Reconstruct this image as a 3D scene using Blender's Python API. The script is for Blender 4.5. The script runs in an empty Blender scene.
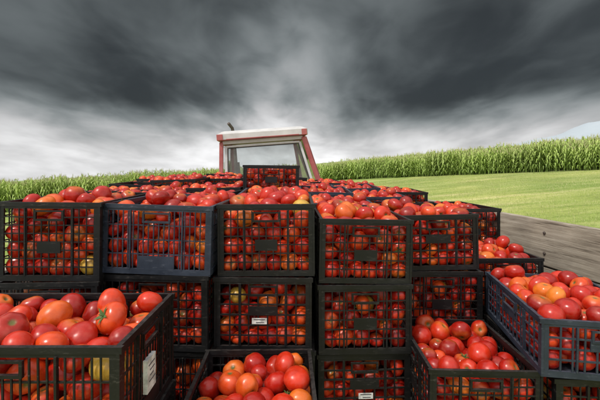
import bpy, bmesh, math, random
import numpy as np
from mathutils import Vector, Matrix
random.seed(7); np.random.seed(7)
CAMZ=2.4
scene=bpy.context.scene
COL=scene.collection

# ---------------------------------------------------------------- materials
def newmat(name):
    m=bpy.data.materials.new(name); m.use_nodes=True
    nt=m.node_tree; b=nt.nodes['Principled BSDF']
    return m,nt,b
def ramp(nt,stops,interp='LINEAR'):
    r=nt.nodes.new('ShaderNodeValToRGB'); r.color_ramp.interpolation=interp
    e=r.color_ramp.elements
    e[0].position=stops[0][0]; e[0].color=(*stops[0][1],1)
    e[1].position=stops[-1][0]; e[1].color=(*stops[-1][1],1)
    for p,c in stops[1:-1]:
        x=e.new(p); x.color=(*c,1)
    return r
def noise(nt,scale,detail=4,rough=.55,vec=None,stretch=None,coord='Object'):
    n=nt.nodes.new('ShaderNodeTexNoise'); n.inputs['Scale'].default_value=scale
    n.inputs['Detail'].default_value=detail; n.inputs['Roughness'].default_value=rough
    if vec is None:
        tc=nt.nodes.new('ShaderNodeTexCoord'); vec=tc.outputs[coord]
    if stretch is not None:
        mp=nt.nodes.new('ShaderNodeMapping'); mp.inputs['Scale'].default_value=stretch
        nt.links.new(vec,mp.inputs['Vector']); vec=mp.outputs['Vector']
    nt.links.new(vec,n.inputs['Vector'])
    return n
def mix(nt,fac,a,b,blend='MIX'):
    m=nt.nodes.new('ShaderNodeMix'); m.data_type='RGBA'; m.blend_type=blend
    for s,v in ((0,fac),(6,a),(7,b)):
        if isinstance(v,(int,float)): m.inputs[s].default_value=v
        elif isinstance(v,tuple): m.inputs[s].default_value=(*v,1)
        else: nt.links.new(v,m.inputs[s])
    return m.outputs[2]
def math_(nt,op,a,b=None,c=None,clamp=False):
    m=nt.nodes.new('ShaderNodeMath'); m.operation=op; m.use_clamp=clamp
    for i,v in enumerate((a,b,c)):
        if v is None: continue
        if isinstance(v,(int,float)): m.inputs[i].default_value=v
        else: nt.links.new(v,m.inputs[i])
    return m.outputs[0]
def bump(nt,b,h,strength=.3,dist=.01):
    bp=nt.nodes.new('ShaderNodeBump'); bp.inputs['Strength'].default_value=strength
    bp.inputs['Distance'].default_value=dist
    nt.links.new(h,bp.inputs['Height']); nt.links.new(bp.outputs[0],b.inputs['Normal'])
def noisemat(name,c1,c2,scale=8,rough=.6,stretch=None,bs=0,bd=.01,metal=0,detail=5,lo=.3,hi=.7):
    m,nt,b=newmat(name)
    n=noise(nt,scale,detail,.6,stretch=stretch)
    r=ramp(nt,[(lo,c1),(hi,c2)]); nt.links.new(n.outputs['Fac'],r.inputs[0])
    nt.links.new(r.outputs[0],b.inputs['Base Color'])
    b.inputs['Roughness'].default_value=rough; b.inputs['Metallic'].default_value=metal
    if bs: bump(nt,b,n.outputs['Fac'],bs,bd)
    return m

def tomato_material():
    m,nt,b=newmat('tomato_skin')
    a=nt.nodes.new('ShaderNodeAttribute'); a.attribute_name='rnd'
    s=nt.nodes.new('ShaderNodeAttribute'); s.attribute_name='stem'
    q=nt.nodes.new('ShaderNodeAttribute'); q.attribute_name='rnd2'
    base=ramp(nt,[(0,(.24,.008,.004)),(.28,(.43,.013,.006)),(.58,(.62,.032,.009)),(.78,(.72,.085,.013)),(.93,(.76,.20,.02)),(1,(.56,.40,.06))])
    nt.links.new(a.outputs['Fac'],base.inputs[0])
    n=noise(nt,16,3)
    t=math_(nt,'MULTIPLY_ADD',n.outputs['Fac'],.30,s.outputs['Fac'])
    sh=nt.nodes.new('ShaderNodeMapRange'); sh.inputs[1].default_value=.14; sh.inputs[2].default_value=.54
    sh.inputs[3].default_value=1; sh.inputs[4].default_value=0; nt.links.new(t,sh.inputs[0])
    f=math_(nt,'MULTIPLY',sh.outputs[0],q.outputs['Fac'])
    c=mix(nt,f,base.outputs[0],(.74,.23,.03))
    nb=noise(nt,22,4,.6); rb=ramp(nt,[(.35,(.78,.7,.7)),(.62,(1.06,1.1,1.05))]); nt.links.new(nb.outputs['Fac'],rb.inputs[0])
    c=mix(nt,1.0,c,rb.outputs[0],'MULTIPLY')
    sc=nt.nodes.new('ShaderNodeMapRange'); sc.inputs[1].default_value=.035; sc.inputs[2].default_value=.085
    sc.inputs[3].default_value=1; sc.inputs[4].default_value=0; nt.links.new(s.outputs['Fac'],sc.inputs[0])
    c=mix(nt,sc.outputs[0],c,(.14,.12,.03))
    n2=noise(nt,45,4)
    d=nt.nodes.new('ShaderNodeMapRange'); d.inputs[1].default_value=.52; d.inputs[2].default_value=.78
    d.inputs[4].default_value=.14; nt.links.new(n2.outputs['Fac'],d.inputs[0])
    c=mix(nt,d.outputs[0],c,(.6,.30,.20))
    nt.links.new(c,b.inputs['Base Color'])
    rr=nt.nodes.new('ShaderNodeMapRange'); rr.inputs[1].default_value=.35; rr.inputs[2].default_value=.7
    rr.inputs[3].default_value=.22; rr.inputs[4].default_value=.45
    nt.links.new(n2.outputs['Fac'],rr.inputs[0]); nt.links.new(rr.outputs[0],b.inputs['Roughness'])
    bump(nt,b,nb.outputs['Fac'],.12,.003)
    return m
M_TOM=tomato_material()
M_CALYX=noisemat('tomato_calyx',(.05,.10,.02),(.10,.16,.04),60,.7)

def plastic(name,c1,c2,dust):
    m,nt,b=newmat(name)
    n=noise(nt,9,6,.65); n2=noise(nt,70,3,.6)
    r=ramp(nt,[(.35,c1),(.7,c2)]); nt.links.new(n.outputs['Fac'],r.inputs[0])
    g=nt.nodes.new('ShaderNodeNewGeometry'); sx=nt.nodes.new('ShaderNodeSeparateXYZ')
    nt.links.new(g.outputs['Normal'],sx.inputs[0])
    up=math_(nt,'MULTIPLY',math_(nt,'ADD',sx.outputs['Z'],.25),n2.outputs['Fac'],clamp=True)
    mr=nt.nodes.new('ShaderNodeMapRange'); mr.inputs[1].default_value=.35; mr.inputs[2].default_value=.9; mr.inputs[4].default_value=.5
    nt.links.new(up,mr.inputs[0])
    c=mix(nt,mr.outputs[0],r.outputs[0],dust)
    n3=noise(nt,26,8,.75,stretch=(1,1,4)); s3=nt.nodes.new('ShaderNodeMapRange'); s3.inputs[1].default_value=.56; s3.inputs[2].default_value=.70; s3.inputs[4].default_value=.6
    nt.links.new(n3.outputs['Fac'],s3.inputs[0]); c=mix(nt,s3.outputs[0],c,dust)
    nt.links.new(c,b.inputs['Base Color'])
    rr=nt.nodes.new('ShaderNodeMapRange'); rr.inputs[3].default_value=.35; rr.inputs[4].default_value=.65
    nt.links.new(n.outputs['Fac'],rr.inputs[0]); nt.links.new(rr.outputs[0],b.inputs['Roughness'])
    b.inputs['Specular IOR Level'].default_value=.35
    bump(nt,b,n2.outputs['Fac'],.15,.001)
    return m
M_BLACK=plastic('black_plastic',(.003,.003,.0035),(.010,.010,.011),(.085,.075,.068))
M_BLUEBLK=plastic('blue_black_plastic',(.015,.021,.034),(.036,.047,.070),(.13,.145,.18))
M_PAPER=noisemat('label_paper',(.38,.38,.36),(.72,.72,.70),30,.7,lo=.4,hi=.6)
M_INK=noisemat('label_ink',(.05,.05,.06),(.1,.1,.12),40,.6)

# ---------------------------------------------------------------- mesh builder
class MB:
    def __init__(s): s.v=[]; s.f=[]; s.m=[]
    def box(s,cx,cy,cz,sx,sy,sz,mat=0,M=None):
        k=len(s.v)
        for dz in (-.5,.5):
            for dy in (-.5,.5):
                for dx in (-.5,.5):
                    p=Vector((cx+dx*sx,cy+dy*sy,cz+dz*sz))
                    if M is not None: p=M@p
                    s.v.append(tuple(p))
        for q in ((0,2,3,1),(4,5,7,6),(0,1,5,4),(2,6,7,3),(0,4,6,2),(1,3,7,5)):
            s.f.append(tuple(k+i for i in q)); s.m.append(mat)
    def beam(s,p,q,w,h=None,mat=0,up=(0,0,1)):
        p=Vector(p); q=Vector(q); h=h or w
        d=(q-p); L=d.length; d.normalize(); u=Vector(up)
        if abs(d.dot(u))>.97: u=Vector((0,1,0))
        x=d.cross(u).normalized(); z=x.cross(d).normalized()
        k=len(s.v)
        for e in (p,q):
            for a,b in ((-1,-1),(1,-1),(1,1),(-1,1)):
                s.v.append(tuple(e+x*(a*w/2)+z*(b*h/2)))
        for t in ((0,3,2,1),(4,5,6,7),(0,1,5,4),(1,2,6,5),(2,3,7,6),(3,0,4,7)):
            s.f.append(tuple(k+i for i in t)); s.m.append(mat)
    def tube(s,pts,r,mat=0,n=12):
        k=len(s.v); P=[Vector(p) for p in pts]
        rr=r if isinstance(r,(list,tuple)) else [r]*len(P)
        for i,p in enumerate(P):
            d=(P[min(i+1,len(P)-1)]-P[max(i-1,0)]).normalized()
            u=Vector((1,0,0)) if abs(d.x)<.9 else Vector((0,1,0))
            x=d.cross(u).normalized(); y=d.cross(x).normalized()
            for j in range(n):
                a=2*math.pi*j/n; s.v.append(tuple(p+x*math.cos(a)*rr[i]+y*math.sin(a)*rr[i]))
        for i in range(len(P)-1):
            for j in range(n):
                a=k+i*n+j; b=k+i*n+(j+1)%n
                s.f.append((a,b,b+n,a+n)); s.m.append(mat)
        s.f.append(tuple(k+j for j in range(n))[::-1]); s.m.append(mat)
        s.f.append(tuple(k+(len(P)-1)*n+j for j in range(n))); s.m.append(mat)
    def lathe(s,prof,cx,cy,cz,n=40,mats=None,ridge=0):
        k=len(s.v)
        for (x,r) in prof:
            for j in range(n):
                a=2*math.pi*j/n; r2=r-(ridge if (j%2 and r>=max(p[1] for p in prof)*.97) else 0)
                s.v.append((cx+x,cy+r2*math.cos(a),cz+r2*math.sin(a)))
        for i in range(len(prof)-1):
            for j in range(n):
                a=k+i*n+j; b=k+i*n+(j+1)%n
                s.f.append((a,b,b+n,a+n)); s.m.append(mats[i] if mats else 0)
    def obj(s,name,mats,parent=None,bevel=0,smooth=False,loc=None):
        me=bpy.data.meshes.new(name); me.from_pydata(s.v,[],s.f)
        for m in mats: me.materials.append(m)
        me.polygons.foreach_set('material_index',s.m)
        if smooth: me.polygons.foreach_set('use_smooth',[True]*len(me.polygons))
        me.update()
        bm=bmesh.new(); bm.from_mesh(me)
        bmesh.ops.recalc_face_normals(bm,faces=bm.faces); bm.to_mesh(me); bm.free()
        o=bpy.data.objects.new(name,me); COL.objects.link(o)
        if parent: o.parent=parent
        if loc: o.location=loc
        if bevel:
            b=o.modifiers.new('bevel','BEVEL'); b.width=bevel; b.segments=2; b.limit_method='ANGLE'
        return o
def empty(name,loc=(0,0,0),rot=(0,0,0)):
    e=bpy.data.objects.new(name,None); e.location=loc; e.rotation_euler=rot; e.empty_display_size=.1
    COL.objects.link(e); return e

# ---------------------------------------------------------------- tomatoes
def tomato_template(nseg,nring,ribs,seed):
    rs=np.random.RandomState(seed)
    V=[];S=[]
    ph=rs.rand()*6.28
    amp=[.02,.055,.035,.07][seed%4]
    def P(phi,th):
        rho=math.sin(phi); z=math.cos(phi)*.86
        rb=1+amp*math.cos(ribs*th+ph)*math.exp(-((phi-.75)/.7)**2)+.03*math.cos(2*th+ph)+.015*math.cos(3*th)
        z-= .26*math.exp(-(rho/.26)**2) if phi<1.57 else -.05*math.exp(-(rho/.2)**2)
        return (rho*rb*math.cos(th),rho*rb*math.sin(th),z)
    V.append(P(0.001,0)); S.append(0)
    for i in range(1,nring):
        phi=math.pi*(i/nring)
        if i<3: phi*=.85
        for j in range(nseg):
            V.append(P(phi,2*math.pi*j/nseg)); S.append(phi/math.pi)
    V.append(P(math.pi-.001,0)); S.append(1)
    F=[]
    for j in range(nseg): F.append((0,1+j,1+(j+1)%nseg))
    for i in range(nring-2):
        for j in range(nseg):
            a=1+i*nseg+j; b=1+i*nseg+(j+1)%nseg
            F.append((a,a+nseg,b+nseg,b))
    L=len(V)-1; o=1+(nring-2)*nseg
    for j in range(nseg): F.append((L,o+(j+1)%nseg,o+j))
    return np.array(V),F,np.array(S)
def calyx_template():
    V=[];F=[]
    for k in range(5):
        a=2*math.pi*k/5
        c,s=math.cos(a),math.sin(a)
        pts=[(.05,-.07,.66),(.05,.07,.66),(.3,.10,.80),(.3,-.10,.80),(.62,0,.86+.06*(k%2))]
        b=len(V)
        for (x,y,z) in pts: V.append((x*c-y*s,x*s+y*c,z))
        F.append((b,b+3,b+2,b+1)); F.append((b+3,b+4,b+2))
    b=len(V)
    for z,r in ((.6,.06),(.98,.045)):
        for j in range(5):
            a=2*math.pi*j/5; V.append((r*math.cos(a),r*math.sin(a)+(.05 if z>.8 else 0),z))
    for j in range(5): F.append((b+j,b+(j+1)%5,b+5+(j+1)%5,b+5+j))
    F.append((b+5,b+6,b+7,b+8,b+9))
    return np.array(V),F
CALV,CALF=calyx_template()
TPL={}
def tpl(res,k):
    key=(res,k)
    if key not in TPL:
        n=(26,15) if res else (14,9)
        TPL[key]=tomato_template(n[0],n[1],[5,6,4,7][k],k+3)
    return TPL[key]

def pack(w,d,h,mound,seed,rmin=.029,rmax=.0435):
    rs=np.random.RandomState(seed)
    a=w/2-.010; b=d/2-.010
    rm=(rmin+rmax)/2
    vol=4*a*b*(h-.012+ (mound*.55 if mound>0 else -.015))
    N=int(vol*.60/(4/3*math.pi*rm**3))
    R=rs.uniform(rmin,rmax,N)
    P=np.stack([rs.uniform(-a+rm,a-rm,N),rs.uniform(-b+rm,b-rm,N),rs.uniform(.04,h*1.25,N)],1)
    RR=R[:,None]+R[None]
    for it in range(210):
        P[:,2]-=.0022 if it<175 else .0006
        D=P[:,None]-P[None]; dist=np.sqrt((D**2).sum(2))+1e-9
        ov=RR-dist; np.fill_diagonal(ov,0); ov=np.clip(ov,0,None)
        P+= (D/dist[:,:,None]*(ov*.30)[:,:,None]).sum(1)
        P[:,0]=np.clip(P[:,0],-a+R,a-R); P[:,1]=np.clip(P[:,1],-b+R,b-R)
        if mound>0: top=h-.012+mound*(1-(P[:,0]/a)**4*.8)*(1-(P[:,1]/b)**4*.8)
        else: top=h-.008
        P[:,2]=np.minimum(P[:,2],top-R*.85+ (0 if mound<=0 else R*.75)); P[:,2]=np.maximum(P[:,2],.012+R)
    side=np.minimum(a-np.abs(P[:,0]),b-np.abs(P[:,1]))
    keep=(side<.125)|(P[:,2]>h-.13)
    return P[keep],R[keep]
FILL={}
def fill_mesh(w,d,h,mound,var,res=0,hue=0.0):
    key=(w,d,h,mound,var,res,hue)
    if key in FILL: return FILL[key]
    P,R=pack(w,d,h,mound,(round(w*100)*31+round(d*100)*17+round(h*100)*7+int(mound*100)*3+var*101)%9999)
    rs=np.random.RandomState(var+int(w*100)+int(h*1000))
    vs=[];fs=[];st=[];r1=[];r2=[];mi=[]; off=0
    for p,r in zip(P,R):
        V,F,S=tpl(res,rs.randint(4))
        e=Matrix.Rotation(rs.rand()*6.28,3,'Z')@Matrix.Rotation(rs.choice([rs.uniform(0,.7),rs.uniform(.7,2.0),rs.uniform(2.2,3.14)],p=[.3,.4,.3]),3,'X')@Matrix.Rotation(rs.rand()*6.28,3,'Z')
        E=np.array(e)
        sc=np.array([rs.uniform(.94,1.07),rs.uniform(.97,1.07),rs.uniform(.90,1.12)])*r*1.03
        vs.append((V*sc)@E.T+p); fs+= [tuple(i+off for i in f) for f in F]; mi+=[0]*len(F)
        st.append(S); u=rs.rand()
        v=rs.beta(1.7,2.3)*.88+hue
        if u<.014: v=.985
        elif u<.085: v=rs.uniform(.80,.93)
        v=min(1,max(0,v))
        r1.append(np.full(len(V),v)); r2.append(np.full(len(V),rs.rand()**1.3)); off+=len(V)
        if res and rs.rand()<.06:
            vs.append((CALV*sc)@E.T+p); fs+=[tuple(i+off for i in f) for f in CALF]; mi+=[1]*len(CALF)
            n=len(CALV); st.append(np.ones(n)); r1.append(np.zeros(n)); r2.append(np.zeros(n)); off+=n
    V=np.concatenate(vs)
    me=bpy.data.meshes.new('tomatoes'); me.from_pydata(V.tolist(),[],fs)
    me.materials.append(M_TOM); me.materials.append(M_CALYX)
    me.polygons.foreach_set('material_index',mi); me.polygons.foreach_set('use_smooth',[True]*len(fs))
    for nm,arr in (('stem',st),('rnd',r1),('rnd2',r2)):
        at=me.attributes.new(nm,'FLOAT','POINT'); at.data.foreach_set('value',np.concatenate(arr).astype(np.float32))
    me.update(); FILL[key]=me
    return me

# ---------------------------------------------------------------- plastic crate
CR={}
def crate_mesh(w,d,h,style,mat):
    key=(w,d,h,style,mat.name)
    if key in CR: return CR[key]
    b=MB()
    sp_v,sp_h,bw=[(.030,.034,.0042),(.021,.060,.0042),(.040,.040,.0058)][style]
    b.box(0,0,.006,w-.02,d-.02,.006)
    for i in range(7):
        b.box(0,-d/2+.03+(d-.06)*i/6,.0035,w-.03,.012,.009)
    def side(L,M,short):
        T=lambda cx,cz,sx,sz,t,o=0: b.box(cx,o,cz,sx,t,sz,0,M)
        T(0,h-.008,L+.010,.016,.0130)
        T(0,h-.020,L-.004,.010,.0075)
        T(0,.013,L-.002,.022,.0095)
        for sgn in (-1,1):
            T(sgn*(L/2-.013),h/2,.024,h-.012,.0070)
            T(sgn*(L/2-.004),h/2,.008,h-.018,.0130)
        z0=.024; z1=h-.024
        hw=.048 if L<.5 else .06
        hz0=h-.064; hz1=h-.034
        pw=.045; pz0=h*.36; pz1=h*.36+.045
        if style==1: pz0=.024; pz1=.075; pw=.075
        if style==2: pw=.06; pz0=h*.5; pz1=pz0+.035
        n=max(3,int(round((L-.05)/sp_v)))
        for i in range(1,n):
            x=-L/2+.025+(L-.05)*i/n
            segs=[(z0,z1)]
            def cut(segs,a,c):
                o=[]
                for s,e in segs:
                    if e<=a or s>=c: o.append((s,e))
                    else:
                        if s<a: o.append((s,a))
                        if e>c: o.append((c,e))
                return o
            if abs(x)<hw+.004: segs=cut(segs,hz0-.006,h)
            if abs(x)<pw: segs=cut(segs,pz0,pz1)
            for s,e in segs:
                if e-s>.004: T(x,(s+e)/2,bw,e-s,.0042)
        m=max(2,int(round((z1-z0)/sp_h)))
        for i in range(1,m):
            z=z0+(z1-z0)*i/m
            if hz0-.01<z<hz1+.01:
                l=L/2-.02-hw-.006
                for sgn in (-1,1): T(sgn*(hw+.006+l/2),z,l,bw,.0054)
            else: T(0,z,L-.04,bw,.0054)
        T(0,(pz0+pz1)/2,pw*2,pz1-pz0,.0062)
        T(0,hz0-.003,hw*2+.016,.008,.0100)
        T(0,hz1+.002,hw*2+.016,.006,.0088)
        for sgn in (-1,1): T(sgn*(hw+.005),(hz0+hz1)/2,.008,hz1-hz0+.010,.0088)
        for sgn in (-1,1):
            x=sgn*(L/2-.035-(L-.07)*.22); T(x,h/2,.006,h-.04,.0112)
    R=Matrix.Rotation(math.pi/2,4,'Z')
    side(w,Matrix.Translation((0,-d/2+.007,0)),True); side(w,Matrix.Translation((0,d/2-.007,0)),True)
    side(d-.016,Matrix.Translation((-w/2+.007,0,0))@R,False); side(d-.016,Matrix.Translation((w/2-.007,0,0))@R,False)
    V=[]
    for (x,y,z) in b.v:
        fx=1-(2*x/w)**2; fy=1-(2*y/d)**2; t=max(0,z/h)
        V.append((x+ (.006*math.copysign(1,x)*max(0,fy)*t if abs(x)>w/2-.02 else 0), y+(.005*math.copysign(1,y)*max(0,fx)*t if abs(y)>d/2-.02 else 0), z-.003*max(0,fx)*t*t))
    me=bpy.data.meshes.new('plastic_crate'); me.from_pydata(V,[],b.f); me.materials.append(mat)
    bm=bmesh.new(); bm.from_mesh(me); bmesh.ops.recalc_face_normals(bm,faces=bm.faces); bm.to_mesh(me); bm.free()
    CR[key]=me
    return me

def crate(cx,yf,rim,w,d,h,style=0,mat=None,rot=0,mound=0.0,var=0,res=0,zs=1.0,center=False,hue=0.0,fill=True,tilt=(0,0)):
    mat=mat or M_BLACK
    cy=yf if center else yf+d/2
    e=empty('tomato_crate',(cx,cy,CAMZ+rim-h*zs),(tilt[0],tilt[1],rot))
    o=bpy.data.objects.new('plastic_crate',crate_mesh(w,d,h,style,mat)); COL.objects.link(o); o.parent=e; o.scale=(1,1,zs)
    if fill:
        t=bpy.data.objects.new('tomatoes',fill_mesh(w,d,h,mound,var,res,hue)); COL.objects.link(t); t.parent=e
        t.scale=(1,1,zs)
    return e
FLOOR=-1.36
def label(parent,x,y,z,sx=.06,sz=.03,ink=2):
    lb=MB(); lb.box(x,y,z,sx,.0015,sz,0)
    for i in range(ink): lb.box(x+.003*(i%2),y-.0012,z+sz*.28-sz*.5*i/max(1,ink-1),sx*(.75-.2*(i%2)),.001,sz*.12,1)
    lb.obj('label',[M_PAPER,M_INK],parent=parent)
def stack(cx,yf,rim,w,d,h,style=0,mat=None,rot=0,mound=.045,var=0,res=1,jit=.014,gap=.002,hue=0.,styles=None,mats=None,tilt=None,lab=()):
    tl=tilt or (random.uniform(-.012,.012),random.uniform(-.014,.014))
    first=crate(cx,yf,rim,w,d,h,style,mat,rot,mound,var,res,hue=hue,tilt=tl)
    z=rim-h-gap; rest=z-FLOOR
    n=max(1,int(round(rest/(h+gap)))); zs=(rest/n-gap)/h
    for i in range(n):
        st=(styles[i%len(styles)] if styles else style)
        mt=(mats[i%len(mats)] if mats else mat)
        c=crate(cx+random.uniform(-jit,jit),yf+random.uniform(-jit,jit*.5),z,w,d,h,st,mt,rot+random.uniform(-.035,.035),0,(var+i)%2,res if i<2 else 0,zs=zs,hue=hue,tilt=(0,random.uniform(-.006,.006)))
        if i+1 in lab: label(c,random.uniform(-.02,.02),-d/2-.006,h*.36+.022,.060,.024)
        z-=rest/n
    return first

A=(.395,.60,.295); B=(.447,.60,.28); D_=(.385,.60,.268)
stack(-.993,1.56,-.146,.395,.60,.31,0,M_BLACK,0.03,.075,0,styles=[1,0],hue=.03,tilt=(.0,.012))
stack(-.566,1.595,-.160,*B,1,M_BLUEBLK,-.045,.07,0,styles=[0,1],mats=[M_BLACK],tilt=(0,.026))
stack(-.137,1.625,-.160,*A,0,M_BLACK,0,.09,0,styles=[2,0],tilt=(0,-.006),lab=(1,))
stack(.262,1.65,-.225,*D_,0,M_BLACK,.025,.065,1,styles=[0,2],tilt=(0,.020),lab=(2,))
stack(.665,1.92,-.24,*D_,2,M_BLACK,.01,.075,1,styles=[0,0],tilt=(0,-.018))
L=stack(-.715,.93,-.425,.59,.40,.285,1,M_BLACK,.0,.075,0,styles=[1],hue=.03,tilt=(0,0))
stack(-.155,.98,-.725,.41,.60,.29,0,M_BLACK,.03,.075,2,hue=.05)
stack(.652,1.40,-.722,.395,.48,.27,0,M_BLACK,-.01,.075,0,tilt=(0,.016))
stack(1.09,1.36,-.735,.395,.60,.29,0,M_BLACK,-.05,0.0,0,tilt=(0,0))
crate(1.085,1.645,-.53,.43,.62,.20,2,M_BLUEBLK,-.15,.08,0,1,center=True,hue=.02,tilt=(0,.01))
stack(1.09,2.08,-.49,.36,.48,.27,0,M_BLACK,0,.095,0,res=1,hue=.03)
stack(1.165,2.72,-.30,.38,.58,.28,0,M_BLACK,.08,.03,0,res=0)
lb=MB(); lb.box(.2975,-.02,.135,.012,.062,.09,0)
for i in range(4): lb.box(.3037,-.02+.004*(i%2),.163-.015*i,.0015,.045-.01*(i%3),.003,1)
lb.obj('label',[M_PAPER,M_INK],parent=L)

def back(cx,yf,rim,rot,v,mound=.05,h=.295,mat=None):
    w,d=.395,.60
    crate(cx,yf,rim,w,d,h,random.choice([0,0,2]),mat or random.choice([M_BLACK,M_BLACK,M_BLUEBLK]),rot,mound,v%3,0,hue=.06,tilt=(random.uniform(-.03,.03),random.uniform(-.045,.045)))
    z=rim-h-.002; rest=z-FLOOR; n=3; zs=(rest/n-.002)/.295
    for i in range(n):
        crate(cx,yf,z,w,d,.295,0,None,rot,0,(v+i)%2,0,zs=zs,fill=(i==0)); z-=rest/n
k=0
for cx in (.235,-.18,-.60,-1.02):
    back(cx,2.31,(-.215 if cx>0 else -.175)+random.uniform(-.02,.02),.01+random.uniform(-.05,.05),k,mound=.08); k+=1
back(-1.42,2.33,-.47,.02,k)
for i in range(-3,3):
    cx=-.228+.412*i; rim=-.205 if i==0 else (-.170 if i<0 else -.215)+random.uniform(-.03,.025)
    back(cx,2.945,rim,.01+random.uniform(-.04,.04),k,mound=(.0 if i==0 else .08)); k+=1
crate(-.218,2.93,-.002,.41,.56,.20,0,M_BLACK,.02,0,0,0,tilt=(0,.012))
for j in range(2,5):
    yf=2.31+.63*j; xr=1.52-.186*(yf+.3-2.03)-.05
    for c in range(7):
        cx=xr-.2-.412*c+random.uniform(-.01,.01)
        rim=(-.18 if cx<-.35 else -.245)+.012*j+random.uniform(-.05,.04)
        back(cx,yf,rim,.05+random.uniform(-.06,.06),k,mound=.08 if random.random()<.85 else 0); k+=1

# ---------------------------------------------------------------- trailer
def woodmat():
    m,nt,b=newmat('weathered_wood')
    n=noise(nt,6,8,.65,stretch=(6,.5,7)); n2=noise(nt,1.6,4,.6); n3=noise(nt,3,9,.7,stretch=(14,.8,22))
    r=ramp(nt,[(.28,(.25,.215,.17)),(.48,(.46,.41,.335)),(.7,(.64,.59,.50))]); nt.links.new(n.outputs['Fac'],r.inputs[0])
    r2=ramp(nt,[(.35,(.58,.56,.54)),(.62,(1,.97,.92))]); nt.links.new(n2.outputs['Fac'],r2.inputs[0])
    c=mix(nt,.9,r.outputs[0],r2.outputs[0],'MULTIPLY')
    r3=ramp(nt,[(.37,(.28,.25,.22)),(.47,(1,1,1))]); nt.links.new(n3.outputs['Fac'],r3.inputs[0])
    c=mix(nt,.8,c,r3.outputs[0],'MULTIPLY')
    vo=nt.nodes.new('ShaderNodeTexVoronoi'); vo.inputs['Scale'].default_value=3.2
    tc=nt.nodes.new('ShaderNodeTexCoord'); mp=nt.nodes.new('ShaderNodeMapping'); mp.inputs['Scale'].default_value=(1,.55,1.5)
    nt.links.new(tc.outputs['Object'],mp.inputs[0]); nt.links.new(mp.outputs[0],vo.inputs['Vector'])
    kr=ramp(nt,[(.03,(.25,.19,.15)),(.10,(1,1,1))]); nt.links.new(vo.outputs['Distance'],kr.inputs[0])
    c=mix(nt,.8,c,kr.outputs[0],'MULTIPLY')
    nt.links.new(c,b.inputs['Base Color']); b.inputs['Roughness'].default_value=.85
    bump(nt,b,n3.outputs['Fac'],.7,.005)
    return m
M_WOOD=woodmat()
M_STEEL=noisemat('rusty_steel',(.06,.035,.025),(.14,.12,.11),9,.6,metal=.3)
M_TIRE=noisemat('tire_rubber',(.015,.015,.015),(.04,.037,.033),12,.85)
M_REDP=noisemat('faded_red_paint',(.30,.05,.05),(.48,.15,.14),3,.45)
M_WHITEP=noisemat('roof_paint',(.46,.45,.44),(.68,.67,.66),4,.5)
M_DARK=noisemat('dark_trim',(.02,.02,.02),(.05,.05,.05),10,.6)
M_RIM=noisemat('wheel_rim_paint',(.45,.42,.36),(.6,.57,.5),6,.5)
ANG=math.atan(.186)
TR=empty('farm_trailer',(.06,.85,0),(0,0,ANG))
bedz=CAMZ+FLOOR
LEN=4.75; HW=1.48
OFFX=(1.52-.186*(.85-2.03))-.06 - HW/math.cos(ANG)
OX=OFFX*math.cos(ANG)
b=MB()
for i in range(14):
    b.box(OX-HW+ (i+.5)*2*HW/14,LEN/2,bedz-.02,2*HW/14-.006,LEN,.035,0)
b.obj('bed_planks',[M_WOOD],TR,bevel=.003)
def wallside(x,top,name,s):
    b=MB(); H=top-bedz
    hs=[.28,.24,.26,H-.78]; z=top
    for i,hh in enumerate(hs):
        b.box(x+(0,.006,-.003,.004)[i],LEN/2+random.uniform(-.01,.01),z-hh/2,.036,LEN-.02,hh-.008,0); z-=hh
    b.obj(name,[M_WOOD],TR,bevel=.006)
    # battens behind the joints, frame posts, coach bolts on the inner face
    b=MB(); z=top
    for hh in hs[:-1]:
        z-=hh; b.box(x+s*.031,LEN/2,z,.016,LEN-.06,.05,0)
    for i in range(5): b.box(x+s*.060,.08+(LEN-.16)*i/4,bedz+H/2-.08,.035,.06,H,0)
    b.box(x+s*.050,LEN/2,bedz-.06,.05,LEN,.10,0)
    for i in range(5):
        z=top
        for hh in hs:
            for q in (-.06,.06):
                yy=.08+(LEN-.16)*i/4; zz=z-hh/2+q
                b.tube([(x-s*.012,yy,zz),(x-s*.024,yy,zz),(x-s*.027,yy,zz)],[.009,.009,.005],0,8)
            z-=hh
    b.obj(name+'_ironwork',[M_STEEL],TR)
wallside(OX+HW,CAMZ-.32,'right_sideboard',1)
wallside(OX-HW,CAMZ-.52,'left_sideboard',-1)
b=MB()
for i in range(3): b.box(OX,LEN+.02,bedz+.14+.28*i,2*HW-.04,.03,.272,0)
b.obj('front_board',[M_WOOD],TR,bevel=.004)
b=MB()
for s in (-1,1): b.box(OX+s*.5,LEN/2,bedz-.13,.08,LEN-.1,.16,0)
for y in (.5,1.6,2.7,3.9): b.box(OX,y,bedz-.10,2*HW-.1,.07,.08,0)
for y in (.9,3.9): b.box(OX,y,.45,2.2,.09,.09,0); b.box(OX-.5,y,.63,.1,.5,.28,0); b.box(OX+.5,y,.63,.1,.5,.28,0)
b.beam((OX-.5,LEN-.2,.8),(OX,LEN+.75,.5),.07); b.beam((OX+.5,LEN-.2,.8),(OX,LEN+.75,.5),.07)
b.obj('chassis',[M_STEEL],TR,bevel=.004)
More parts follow.
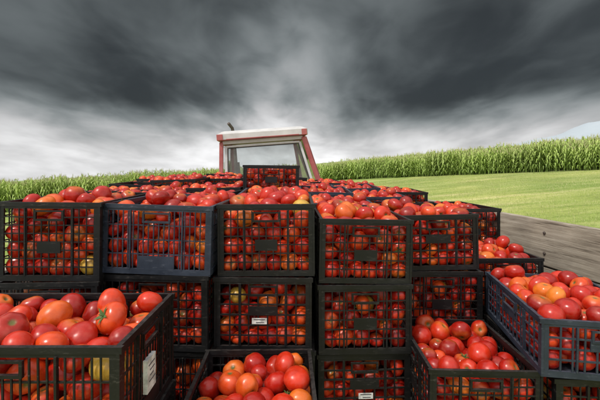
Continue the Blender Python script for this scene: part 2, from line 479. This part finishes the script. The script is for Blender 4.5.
def wheel(x,y,z,R,W,parent,name,ridge=.02):
    b=MB(); h=W/2
    prof=[(-h*.7,R*.55),(-h,R*.7),(-h,R*.88),(-h*.75,R*.99),(-h*.3,R),(h*.3,R),(h*.75,R*.99),(h,R*.88),(h,R*.7),(h*.7,R*.55),(h*.3,R*.5),(h*.2,R*.2),(h*.35,R*.15),(h*.35,.001)]
    mats=[0]*9+[1]*4
    b.lathe(prof,x,y,z,48,mats,ridge)
    prof2=[(-h*.7,R*.55),(-h*.3,R*.5),(-h*.2,R*.2),(-h*.35,R*.15),(-h*.35,.001)]
    b.lathe(prof2,x,y,z,48,[1]*4)
    for j in range(6):
        a=j*math.pi/3
        b.box(x+h*.25,y+R*.3*math.cos(a),z+R*.3*math.sin(a),h*.3,.03,.03,1)
    return b.obj(name,[M_TIRE,M_RIM],parent,smooth=False)
for i,y in enumerate((.9,3.9)):
    for s in (-1,1): wheel(OX+s*1.12,y,.40,.40,.26,TR,'wheel_%d'%(i*2+(s>0)),.012)

# ---------------------------------------------------------------- tractor
def glassmat():
    m,nt,b=newmat('cab_glass'); nt.nodes.remove(b)
    out=nt.nodes['Material Output']
    tr=nt.nodes.new('ShaderNodeBsdfTransparent'); tr.inputs[0].default_value=(.82,.85,.85,1)
    gl=nt.nodes.new('ShaderNodeBsdfGlossy'); gl.inputs['Roughness'].default_value=.05
    df=nt.nodes.new('ShaderNodeBsdfDiffuse'); df.inputs[0].default_value=(.5,.5,.48,1)
    fr=nt.nodes.new('ShaderNodeFresnel'); fr.inputs[0].default_value=1.45
    m1=nt.nodes.new('ShaderNodeMixShader'); m2=nt.nodes.new('ShaderNodeMixShader'); 
    nt.links.new(fr.outputs[0],m1.inputs[0]); nt.links.new(tr.outputs[0],m1.inputs[1]); nt.links.new(gl.outputs[0],m1.inputs[2])
    n=noise(nt,5,5); mr=nt.nodes.new('ShaderNodeMapRange'); mr.inputs[3].default_value=.05; mr.inputs[4].default_value=.28
    nt.links.new(n.outputs['Fac'],mr.inputs[0]); nt.links.new(mr.outputs[0],m2.inputs[0])
    nt.links.new(m1.outputs[0],m2.inputs[1]); nt.links.new(df.outputs[0],m2.inputs[2]); nt.links.new(m2.outputs[0],out.inputs[0])
    return m
M_GLASS=glassmat()
TC=empty('farm_tractor',(-.37,6.65,.0),(0,math.radians(-4.5),math.radians(6)))
for s in (-1,1):
    wheel(s*.80,0,.74,.74,.38,TC,'rear_wheel_%s'%('r' if s>0 else 'l'),.03)
    wheel(s*.70,2.35,.45,.45,.24,TC,'front_wheel_%s'%('r' if s>0 else 'l'),.02)
b=MB()
secs=[(.95,.36,1.0,1.62),(1.6,.35,1.0,1.60),(2.5,.32,1.0,1.52),(2.85,.29,.95,1.42)]
for (y,hw,z0,z1) in secs:
    for (x,z) in ((-hw,z0),(-hw,z1-.12),(-hw*.75,z1),(hw*.75,z1),(hw,z1-.12),(hw,z0)): b.v.append((x,y,z))
for i in range(3):
    for j in range(6):
        a=i*6+j; c=i*6+(j+1)%6; b.f.append((a,c,c+6,a+6)); b.m.append(0)
b.f.append((0,1,2,3,4,5)); b.m.append(0); b.f.append((18,19,20,21,22,23)); b.m.append(0)
b.obj('bonnet',[M_REDP],TC,bevel=.02)
b=MB(); b.box(0,1.2,.75,.42,2.6,.5,0); b.box(0,2.35,.5,1.3,.14,.14,0); b.box(0,0,.74,1.5,.2,.2,0); b.box(0,2.7,.72,.5,.3,.35,0); b.box(0,-.45,.55,.1,.5,.08,0)
b.obj('chassis',[M_DARK],TC,bevel=.01)
b=MB()
for s in (-1,1):
    N=14; k=len(b.v)
    for i in range(N+1):
        a=math.radians(15+150*i/N)
        for x in (s*.58,s*1.0):
            for r in (.82,.85): b.v.append((x,-math.cos(a)*r,.74+math.sin(a)*r))
    for i in range(N):
        q=k+i*4
        for f in ((0,4,6,2),(1,3,7,5),(0,1,5,4),(2,6,7,3)): b.f.append(tuple(q+t for t in f)); b.m.append(0)
    b.f.append((k,k+1,k+3,k+2)); b.m.append(0); q=k+N*4; b.f.append((q,q+2,q+3,q+1)); b.m.append(0)
b.obj('rear_fenders',[M_REDP],TC)
zt=2.80
RB=[(-.76,-.62,1.5),(.92,-.62,1.5)]; RT=[(-.66,-.50,zt),(.60,-.50,zt)]
FB=[(-.66,.95,1.3),(.74,.95,1.3)]; FT=[(-.58,.72,zt),(.56,.72,zt)]
b=MB()
b.beam(RB[0],RT[0],.06,.06); b.beam(RB[1],RT[1],.10,.07)
for i in (0,1):
    b.beam(FB[i],FT[i],.05,.05)
    mid_b=(RB[i][0]*.98,.12,1.35); mid_t=((RT[i][0]+FT[i][0])/2,.12,zt); b.beam(mid_b,mid_t,.045,.045)
    b.beam((RB[i][0],-.62,1.5),(FB[i][0]*1.1,.95,1.28),.05,.09)
b.beam(RB[0],RB[1],.07,.09); b.beam(FB[0],FB[1],.06,.08)
b.beam((FT[0][0],.72,zt-.02),(FT[1][0],.72,zt-.02),.05,.05)
for i in (0,1): b.beam((RT[i][0],-.5,zt-.01),(FT[i][0],.72,zt-.01),.05,.05)
b.box(0,-.60,1.28,1.5,.05,.40); b.box(0,.15,1.12,1.3,1.4,.06); b.box(0,.93,1.15,1.3,.05,.3)
b.obj('cab_frame',[M_REDP],TC,bevel=.012)
b=MB()
def lerp(p,q,t): return tuple(p[i]+(q[i]-p[i])*t for i in range(3))
def rw(u,v,dy=0):
    p=lerp(RB[0],RB[1],u); q=lerp(RT[0],RT[1],u); r=lerp(p,q,v); return (r[0],r[1]+dy,r[2])
c=[rw(.055,.07),rw(.93,.07),rw(.93,.945),rw(.055,.945)]
for i in range(4): b.beam(c[i],c[(i+1)%4],.040,.03)
b.beam((RT[0][0]+.02,-.505,zt-.01),(RT[1][0]-.02,-.505,zt-.01),.045,.05)
b.obj('rear_window_frame',[M_WHITEP],TC,bevel=.006)
b=MB()
c=[rw(.078,.09,-.012),rw(.908,.09,-.012),rw(.908,.925,-.012),rw(.078,.925,-.012)]
for i in range(4): b.beam(c[i],c[(i+1)%4],.012,.012)
b.obj('window_seal',[M_DARK],TC)
b=MB()
def quad(p): 
    k=len(b.v); b.v.extend(p); b.f.append((k,k+1,k+2,k+3)); b.m.append(0)
quad([rw(.055,.07,.004),rw(.93,.07,.004),rw(.93,.945,.004),rw(.055,.945,.004)])
quad([FB[0],FB[1],FT[1],FT[0]])
quad([RB[0],(-.74,.12,1.4),(-.62,.12,zt),RT[0]]); quad([RB[1],(.90,.12,1.4),(.58,.12,zt),RT[1]])
quad([(-.74,.12,1.4),FB[0],FT[0],(-.62,.12,zt)]); quad([(.90,.12,1.4),FB[1],FT[1],(.58,.12,zt)])
b.obj('cab_glass',[M_GLASS],TC)
b=MB()
levels=[(zt+.015,.66,-.56,.80),(zt+.03,.69,-.62,.85),(zt+.12,.69,-.62,.85),(zt+.165,.62,-.52,.76),(zt+.18,.43,-.30,.55)]
for (z,hw,y0,y1) in levels:
    r=.08
    for (sx,sy) in ((-1,-1),(1,-1),(1,1),(-1,1)):
        cx=sx*(hw-r)-.03; cy=(y0+r) if sy<0 else (y1-r)
        a0={(-1,-1):180,(1,-1):270,(1,1):0,(-1,1):90}[(sx,sy)]
        for i in range(5):
            a=math.radians(a0+90*i/4); b.v.append((cx+r*math.cos(a),cy+r*math.sin(a),z))
n=20
for i in range(len(levels)-1):
    for j in range(n):
        a=i*n+j; c2=i*n+(j+1)%n; b.f.append((a,c2,c2+n,a+n)); b.m.append(1 if i==0 else 0)
b.f.append(tuple(range(n))[::-1]); b.m.append(0); b.f.append(tuple(range((len(levels)-1)*n,len(levels)*n))); b.m.append(0)
b.box(-.67,-.618,zt+.07,.09,.03,.09,1); b.box(.60,-.618,zt+.07,.08,.03,.09,1)
b.box(-.03,-.612,zt+.035,1.1,.02,.018,1)
b.obj('cab_roof',[M_WHITEP,M_REDP,M_DARK],TC,bevel=.006)
b=MB(); b.tube([(-.50,1.10,1.5),(-.56,1.12,2.3),(-.56,1.12,3.05),(-.57,1.10,3.16),(-.63,1.02,3.25)],[.04,.04,.034,.030,.030],0)
b.tube([(-.55,1.12,1.9),(-.56,1.12,2.5)],[.075,.075],0)
b.obj('exhaust_pipe',[M_STEEL],TC)
b=MB(); b.box(0,.05,1.42,.45,.42,.12); b.box(0,-.16,1.68,.42,.10,.42); b.box(0,.02,1.25,.3,.3,.2)
b.obj('seat',[M_DARK],TC,bevel=.03)
b=MB()
pts=[]
for j in range(25):
    a=2*math.pi*j/24; pts.append((.19*math.cos(a),.58+.17*math.sin(a),1.78+.08*math.sin(a)))
b.tube(pts,.014,0,8); b.tube([(0,.58,1.78),(0,.75,1.2)],.025,0,8); b.beam((-.19,.58,1.78),(.19,.58,1.78),.02)
b.obj('steering_wheel',[M_DARK],TC)

# ---------------------------------------------------------------- ground
def sm(t): t=np.clip(t,0,1); return t*t*(3-2*t)
def gz(x,y):
    x=np.asarray(x,float); y=np.asarray(y,float)
    s=.073+.017*np.tanh(x/10)
    f=sm(np.maximum((y-4.8)/2.0,(np.abs(x+.3)-2.2)/4))
    return s*x*f
def axis(mn,mx,near,step,grow=1.16):
    a=[0]; d=step
    while a[-1]<mx:
        a.append(a[-1]+d)
        if a[-1]>near: d*=grow
    c=[0]; d=step
    while c[-1]>mn:
        c.append(c[-1]-d)
        if c[-1]<-near: d*=grow
    return np.array(sorted(set(c+a)))
gx=axis(-4000,4000,14,.7); gy=axis(-300,4000,14,.7)
X,Y=np.meshgrid(gx,gy); rs=np.random.RandomState(1)
Z=gz(X,Y)+rs.uniform(-.015,.015,X.shape)
V=np.stack([X.ravel(),Y.ravel(),Z.ravel()],1); W=len(gx)
F=[(i*W+j,i*W+j+1,(i+1)*W+j+1,(i+1)*W+j) for i in range(len(gy)-1) for j in range(W-1)]
me=bpy.data.meshes.new('grass_ground'); me.from_pydata(V.tolist(),[],F); me.polygons.foreach_set('use_smooth',[True]*len(F))
m,nt,bb=newmat('mown_grass')
tc=nt.nodes.new('ShaderNodeTexCoord'); mp=nt.nodes.new('ShaderNodeMapping'); mp.inputs['Rotation'].default_value=(0,0,math.radians(53)); mp.inputs['Scale'].default_value=(.35,2.2,1)
nt.links.new(tc.outputs['Object'],mp.inputs[0])
n1=noise(nt,.55,6,.6,vec=mp.outputs[0]); n2=noise(nt,6,6,.7); n4=noise(nt,.16,3)
r=ramp(nt,[(.32,(.23,.31,.06)),(.5,(.38,.43,.13)),(.68,(.60,.56,.30))]); nt.links.new(n1.outputs['Fac'],r.inputs[0])
r2=ramp(nt,[(.3,(.60,.64,.50)),(.7,(1.15,1.15,1.05))]); nt.links.new(n2.outputs['Fac'],r2.inputs[0])
r4=ramp(nt,[(.35,(.66,.80,.58)),(.65,(1.12,1.07,1.0))]); nt.links.new(n4.outputs['Fac'],r4.inputs[0])
c=mix(nt,.9,r.outputs[0],r2.outputs[0],'MULTIPLY'); c=mix(nt,1.0,c,r4.outputs[0],'MULTIPLY')
nt.links.new(c,bb.inputs['Base Color']); bb.inputs['Roughness'].default_value=.95
bump(nt,bb,n2.outputs['Fac'],.6,.05)
me.materials.append(m)
g=bpy.data.objects.new('grass_ground',me); COL.objects.link(g)

def leafmat(name,c1,c2,c3,scale=2.5):
    m,nt,b=newmat(name)
    oi=nt.nodes.new('ShaderNodeObjectInfo'); a=nt.nodes.new('ShaderNodeAttribute'); a.attribute_name='rnd'
    n=noise(nt,scale,2)
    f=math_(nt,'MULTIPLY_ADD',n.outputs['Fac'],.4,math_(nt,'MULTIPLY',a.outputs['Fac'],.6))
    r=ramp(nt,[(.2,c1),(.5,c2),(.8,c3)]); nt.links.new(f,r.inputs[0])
    hsv=nt.nodes.new('ShaderNodeHueSaturation'); nt.links.new(r.outputs[0],hsv.inputs['Color'])
    v=math_(nt,'MULTIPLY_ADD',oi.outputs['Random'],.3,.85); nt.links.new(v,hsv.inputs['Value'])
    nt.links.new(hsv.outputs[0],b.inputs['Base Color']); b.inputs['Roughness'].default_value=.6
    return m
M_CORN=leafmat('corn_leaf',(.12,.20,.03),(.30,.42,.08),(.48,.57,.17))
M_TASSEL=noisemat('corn_tassel',(.40,.40,.18),(.55,.52,.28),8,.8)
M_GRASSB=leafmat('grass_blade',(.27,.36,.08),(.42,.47,.16),(.64,.60,.34),1.2)

def corn_patch(seed):
    rs=np.random.RandomState(seed); V=[];F=[];MI=[];A=[]
    for p in range(24):
        px=rs.uniform(-.95,.95); py=rs.uniform(-.5,.5); H=rs.uniform(1.9,2.5)
        k=len(V)
        for z,r_ in ((0,.018),(H,.008)):
            for j in range(3): V.append((px+r_*math.cos(j*2.1),py+r_*math.sin(j*2.1),z)); A.append(.3)
        for j in range(3): F.append((k+j,k+(j+1)%3,k+3+(j+1)%3,k+3+j)); MI.append(0)
        a0=rs.rand()*3.14
        for l in range(12):
            z0=.25+(H-.3)*l/12; a=a0+math.pi*(l%2)+rs.uniform(-.5,.5); Ln=rs.uniform(.5,.8)*(1 if l<9 else .65); w=.05
            dr=(math.cos(a),math.sin(a)); pr=(-dr[1],dr[0]); rise=rs.uniform(.25,.45); k=len(V); q=rs.rand()
            for t,wt in ((0,.5),(.3,1),(.6,.85),(1,.1)):
                rr=Ln*t*.85; zz=z0+rise*math.sin(t*2.4)*1.0-.35*t*t
                for sg in (-1,1): V.append((px+dr[0]*rr+pr[0]*sg*w*wt,py+dr[1]*rr+pr[1]*sg*w*wt,zz)); A.append(q*.4+.6*z0/H)  # leaf tone part random, part height: base shade painted into the colour
            for t in range(3): F.append((k+2*t,k+2*t+1,k+2*t+3,k+2*t+2)); MI.append(0)
        for l in range(5):
            a=rs.rand()*6.28; k=len(V); e=(px+.09*math.cos(a),py+.09*math.sin(a),H+rs.uniform(.15,.3))
            V+=[(px-.012,py,H-.05),(px+.012,py,H-.05),e]; A+=[.5]*3; F.append((k,k+1,k+2)); MI.append(1)
    me=bpy.data.meshes.new('corn_patch'); me.from_pydata(V,[],F); me.materials.append(M_CORN); me.materials.append(M_TASSEL)
    me.polygons.foreach_set('material_index',MI)
    at=me.attributes.new('rnd','FLOAT','POINT'); at.data.foreach_set('value',np.array(A,np.float32))
    return me
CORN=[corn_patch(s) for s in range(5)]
CF=empty('corn_field')
ex=[-120,-45,-24,2.5,9,22.5,32,45]; ey=[10,22,30,55,48,30,17,-2]
pts=[]
for i in range(len(ex)-1):
    a=np.array([ex[i],ey[i]],float); c=np.array([ex[i+1],ey[i+1]],float); L_=np.linalg.norm(c-a); n=int(L_/1.6)
    for t in range(n):
        p=a+(c-a)*t/n; d=(c-a)/L_; pts.append((p,d,np.array([-d[1],d[0]])))
rows=[.5,1.3,2.1,2.9,4,6,9]
for (p,d,nrm) in pts:
    if p[0]<-46 or p[0]>34: continue
    for ri,off in enumerate(rows):
        if ri>4 and random.random()<.3: continue
        q=p+nrm*(off+random.uniform(-.15,.15))+d*random.uniform(-.2,.2)
        o=bpy.data.objects.new('corn_plants',random.choice(CORN)); COL.objects.link(o); o.parent=CF
        o.location=(q[0],q[1],float(gz(q[0],q[1]))-.03); s=random.uniform(.88,1.08)
        o.rotation_euler=(0,0,math.atan2(d[1],d[0])+random.choice([0,math.pi])); o.scale=(s,s,s*random.uniform(.93,1.07))
V=[];F=[];rs=np.random.RandomState(5)
offs=[3.5,5,7,10,14,20,28,40,60,90,140,220,400,800,2500]
exf=np.interp(np.linspace(0,len(ex)-1,160),range(len(ex)),ex); eyf=np.interp(np.linspace(0,len(ex)-1,160),range(len(ex)),ey)
for i in range(160):
    a=math.atan2(exf[i],eyf[i]+40); dx,dy=math.sin(a),math.cos(a)
    for o_ in offs:
        x=exf[i]+dx*o_; y=eyf[i]+dy*o_; V.append((x,y,float(gz(x,y))+1.95+rs.uniform(-.12,.12)))
n=len(offs)
for i in range(159):
    for j in range(n-1): F.append((i*n+j,i*n+j+1,(i+1)*n+j+1,(i+1)*n+j))
me=bpy.data.meshes.new('corn_canopy'); me.from_pydata(V,[],F)
mc=noisemat('corn_canopy_leaf',(.16,.24,.06),(.40,.48,.18),1.3,.8,bs=.8,bd=.2); me.materials.append(mc)
o=bpy.data.objects.new('corn_canopy',me); COL.objects.link(o); o.parent=CF

def grass_patch(seed):
    rs=np.random.RandomState(seed); V=[];F=[];A=[]
    for i in range(1000):
        x,y=rs.uniform(-1.05,1.05,2); h=rs.uniform(.03,.09)*(1.8 if rs.rand()<.08 else 1); a=rs.rand()*6.28; w=.006; l=rs.uniform(0,.05); k=len(V)
        b_=rs.rand()*6.28
        V+=[(x-w*math.cos(a),y-w*math.sin(a),-.02),(x+w*math.cos(a),y+w*math.sin(a),-.02),(x+l*math.cos(b_),y+l*math.sin(b_),h)]
        q=rs.rand(); A+=[q,q,q]; F.append((k,k+1,k+2))
    me=bpy.data.meshes.new('grass_patch'); me.from_pydata(V,[],F); me.materials.append(M_GRASSB)
    at=me.attributes.new('rnd','FLOAT','POINT'); at.data.foreach_set('value',np.array(A,np.float32)); return me
GP=[grass_patch(s) for s in range(4)]
GE=empty('grass')
for xi in range(22):
    for yi in range(20):
        x=2.5+xi*2; y=2+yi*2
        if x<2.3 or y>np.interp(x,ex,ey)-.5 or x>y*.85+4 or (x<3.5 and y<6): continue
        if x<y*.18: continue
        o=bpy.data.objects.new('grass_blades',random.choice(GP)); COL.objects.link(o); o.parent=GE
        s=float(gz(x+1,y)-gz(x-1,y))/2
        o.location=(x,y,float(gz(x,y))); o.rotation_euler=(0,-math.atan(s),0); o.scale=(random.choice([-1,1]),random.choice([-1,1]),1)

# distant mountains
V=[];F=[];rs=np.random.RandomState(3)
N=90
for i in range(N):
    t=i/(N-1); az=math.radians(24+42*t); D=2600
    hgt=(120*math.exp(-((t-.40)/.26)**2)+9*math.sin(t*21)+6*math.sin(t*53)+rs.uniform(-3,3))
    x=D*math.sin(az); y=D*math.cos(az); base=.09*x-40
    hx=hgt*min(1,t*4)
    V+= [(x,y,base),(x*1.06,y*1.06,.09*x*1.06+hx*.55),(x*1.12,y*1.12,.09*x*1.12+hx)]
for i in range(N-1):
    for j in range(2): a=i*3+j; F.append((a,a+3,a+4,a+1))
me=bpy.data.meshes.new('mountain_range'); me.from_pydata(V,[],F)
me.polygons.foreach_set('use_smooth',[True]*len(F))
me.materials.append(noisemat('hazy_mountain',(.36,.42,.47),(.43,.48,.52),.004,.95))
o=bpy.data.objects.new('mountain_range',me); COL.objects.link(o)

# ---------------------------------------------------------------- sky
SUN_EL=math.radians(55); SUN_AZ=math.radians(225)
w=bpy.data.worlds.new('World'); scene.world=w; w.use_nodes=True; nt=w.node_tree
bg=nt.nodes['Background']; out=nt.nodes['World Output']
sky=nt.nodes.new('ShaderNodeTexSky'); sky.sky_type='NISHITA'; sky.sun_disc=False; sky.sun_elevation=SUN_EL; sky.sun_rotation=SUN_AZ
nt.links.new(sky.outputs[0],bg.inputs[0]); bg.inputs[1].default_value=.10
tc=nt.nodes.new('ShaderNodeTexCoord'); sp=nt.nodes.new('ShaderNodeSeparateXYZ'); nt.links.new(tc.outputs['Generated'],sp.inputs[0])
dx,dy,dz=sp.outputs
zz=math_(nt,'MAXIMUM',math_(nt,'ADD',dz,.22),.05)
cb=nt.nodes.new('ShaderNodeCombineXYZ')
nt.links.new(math_(nt,'DIVIDE',dx,zz),cb.inputs[0]); nt.links.new(math_(nt,'DIVIDE',dy,zz),cb.inputs[1])
n1=noise(nt,.98,4,.48,vec=cb.outputs[0],stretch=(1.25,.65,1)); n1.inputs['Distortion'].default_value=.4
n2=noise(nt,3.2,5,.5,vec=cb.outputs[0],stretch=(1.2,.7,1)); n2.inputs['Distortion'].default_value=.4
cl=math_(nt,'ADD',math_(nt,'MULTIPLY',n1.outputs['Fac'],.78),math_(nt,'MULTIPLY',n2.outputs['Fac'],.22))
def mr(v,a,b_,c,d_,smooth=True):
    m=nt.nodes.new('ShaderNodeMapRange'); m.interpolation_type='SMOOTHSTEP' if smooth else 'LINEAR'
    for i,q in enumerate((a,b_,c,d_)): m.inputs[1+i].default_value=q
    nt.links.new(v,m.inputs[0]); return m.outputs[0]
cloud=mr(cl,.36,.66,0,1)
hz=math_(nt,'ADD',dz,math_(nt,'MULTIPLY',math_(nt,'SUBTRACT',.5,cl),.12))
hor=mr(hz,-.01,.17,1,0)
sx=math_(nt,'DIVIDE',math_(nt,'ADD',dx,.04),.17)
cen=math_(nt,'POWER',2.718,math_(nt,'MULTIPLY',math_(nt,'MULTIPLY',sx,sx),-1))
cen=math_(nt,'MULTIPLY',cen,mr(dz,.08,.45,1,.24))
behind=mr(dy,.50,-.4,0,1); over=mr(dz,.46,.8,0,1)  # unseen sky behind camera and overhead, brightened to light the scene
bt=math_(nt,'MULTIPLY',cloud,.12)
bt=math_(nt,'ADD',bt,.036)
bt=math_(nt,'ADD',bt,math_(nt,'MULTIPLY',hor,math_(nt,'MULTIPLY_ADD',cloud,.16,.64)))
bt=math_(nt,'ADD',bt,math_(nt,'MULTIPLY',cen,math_(nt,'MULTIPLY_ADD',cloud,.32,.09)))
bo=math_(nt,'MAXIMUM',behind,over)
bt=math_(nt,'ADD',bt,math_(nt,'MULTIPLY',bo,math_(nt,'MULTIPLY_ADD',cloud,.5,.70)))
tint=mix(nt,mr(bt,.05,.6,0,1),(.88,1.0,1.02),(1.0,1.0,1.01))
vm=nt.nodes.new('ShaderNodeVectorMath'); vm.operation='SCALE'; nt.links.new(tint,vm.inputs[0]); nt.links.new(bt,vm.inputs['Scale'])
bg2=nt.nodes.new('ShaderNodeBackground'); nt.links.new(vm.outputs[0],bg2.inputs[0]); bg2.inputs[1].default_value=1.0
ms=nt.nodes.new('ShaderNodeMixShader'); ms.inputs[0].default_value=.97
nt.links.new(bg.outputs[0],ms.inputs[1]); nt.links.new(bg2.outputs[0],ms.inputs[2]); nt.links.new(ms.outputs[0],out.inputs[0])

sl=bpy.data.lights.new('sun','SUN'); sl.energy=2.5; sl.angle=math.radians(7); sl.color=(1,.95,.87)
so=bpy.data.objects.new('sun',sl); COL.objects.link(so)
dirv=Vector((math.sin(SUN_AZ)*math.cos(SUN_EL),math.cos(SUN_AZ)*math.cos(SUN_EL),math.sin(SUN_EL)))
so.rotation_euler=dirv.to_track_quat('Z','Y').to_euler()

# ---------------------------------------------------------------- camera
cd=bpy.data.cameras.new('camera'); cd.lens=24; cd.sensor_width=36; cd.shift_y=-35/600; cd.clip_end=9000; cd.clip_start=.05
co=bpy.data.objects.new('camera',cd); COL.objects.link(co); co.location=(0,0,CAMZ); co.rotation_euler=(math.pi/2,0,0)
scene.camera=co
scene.view_settings.view_transform='Standard'; scene.view_settings.look='None'; scene.view_settings.exposure=0
print('objs',len(bpy.data.objects))
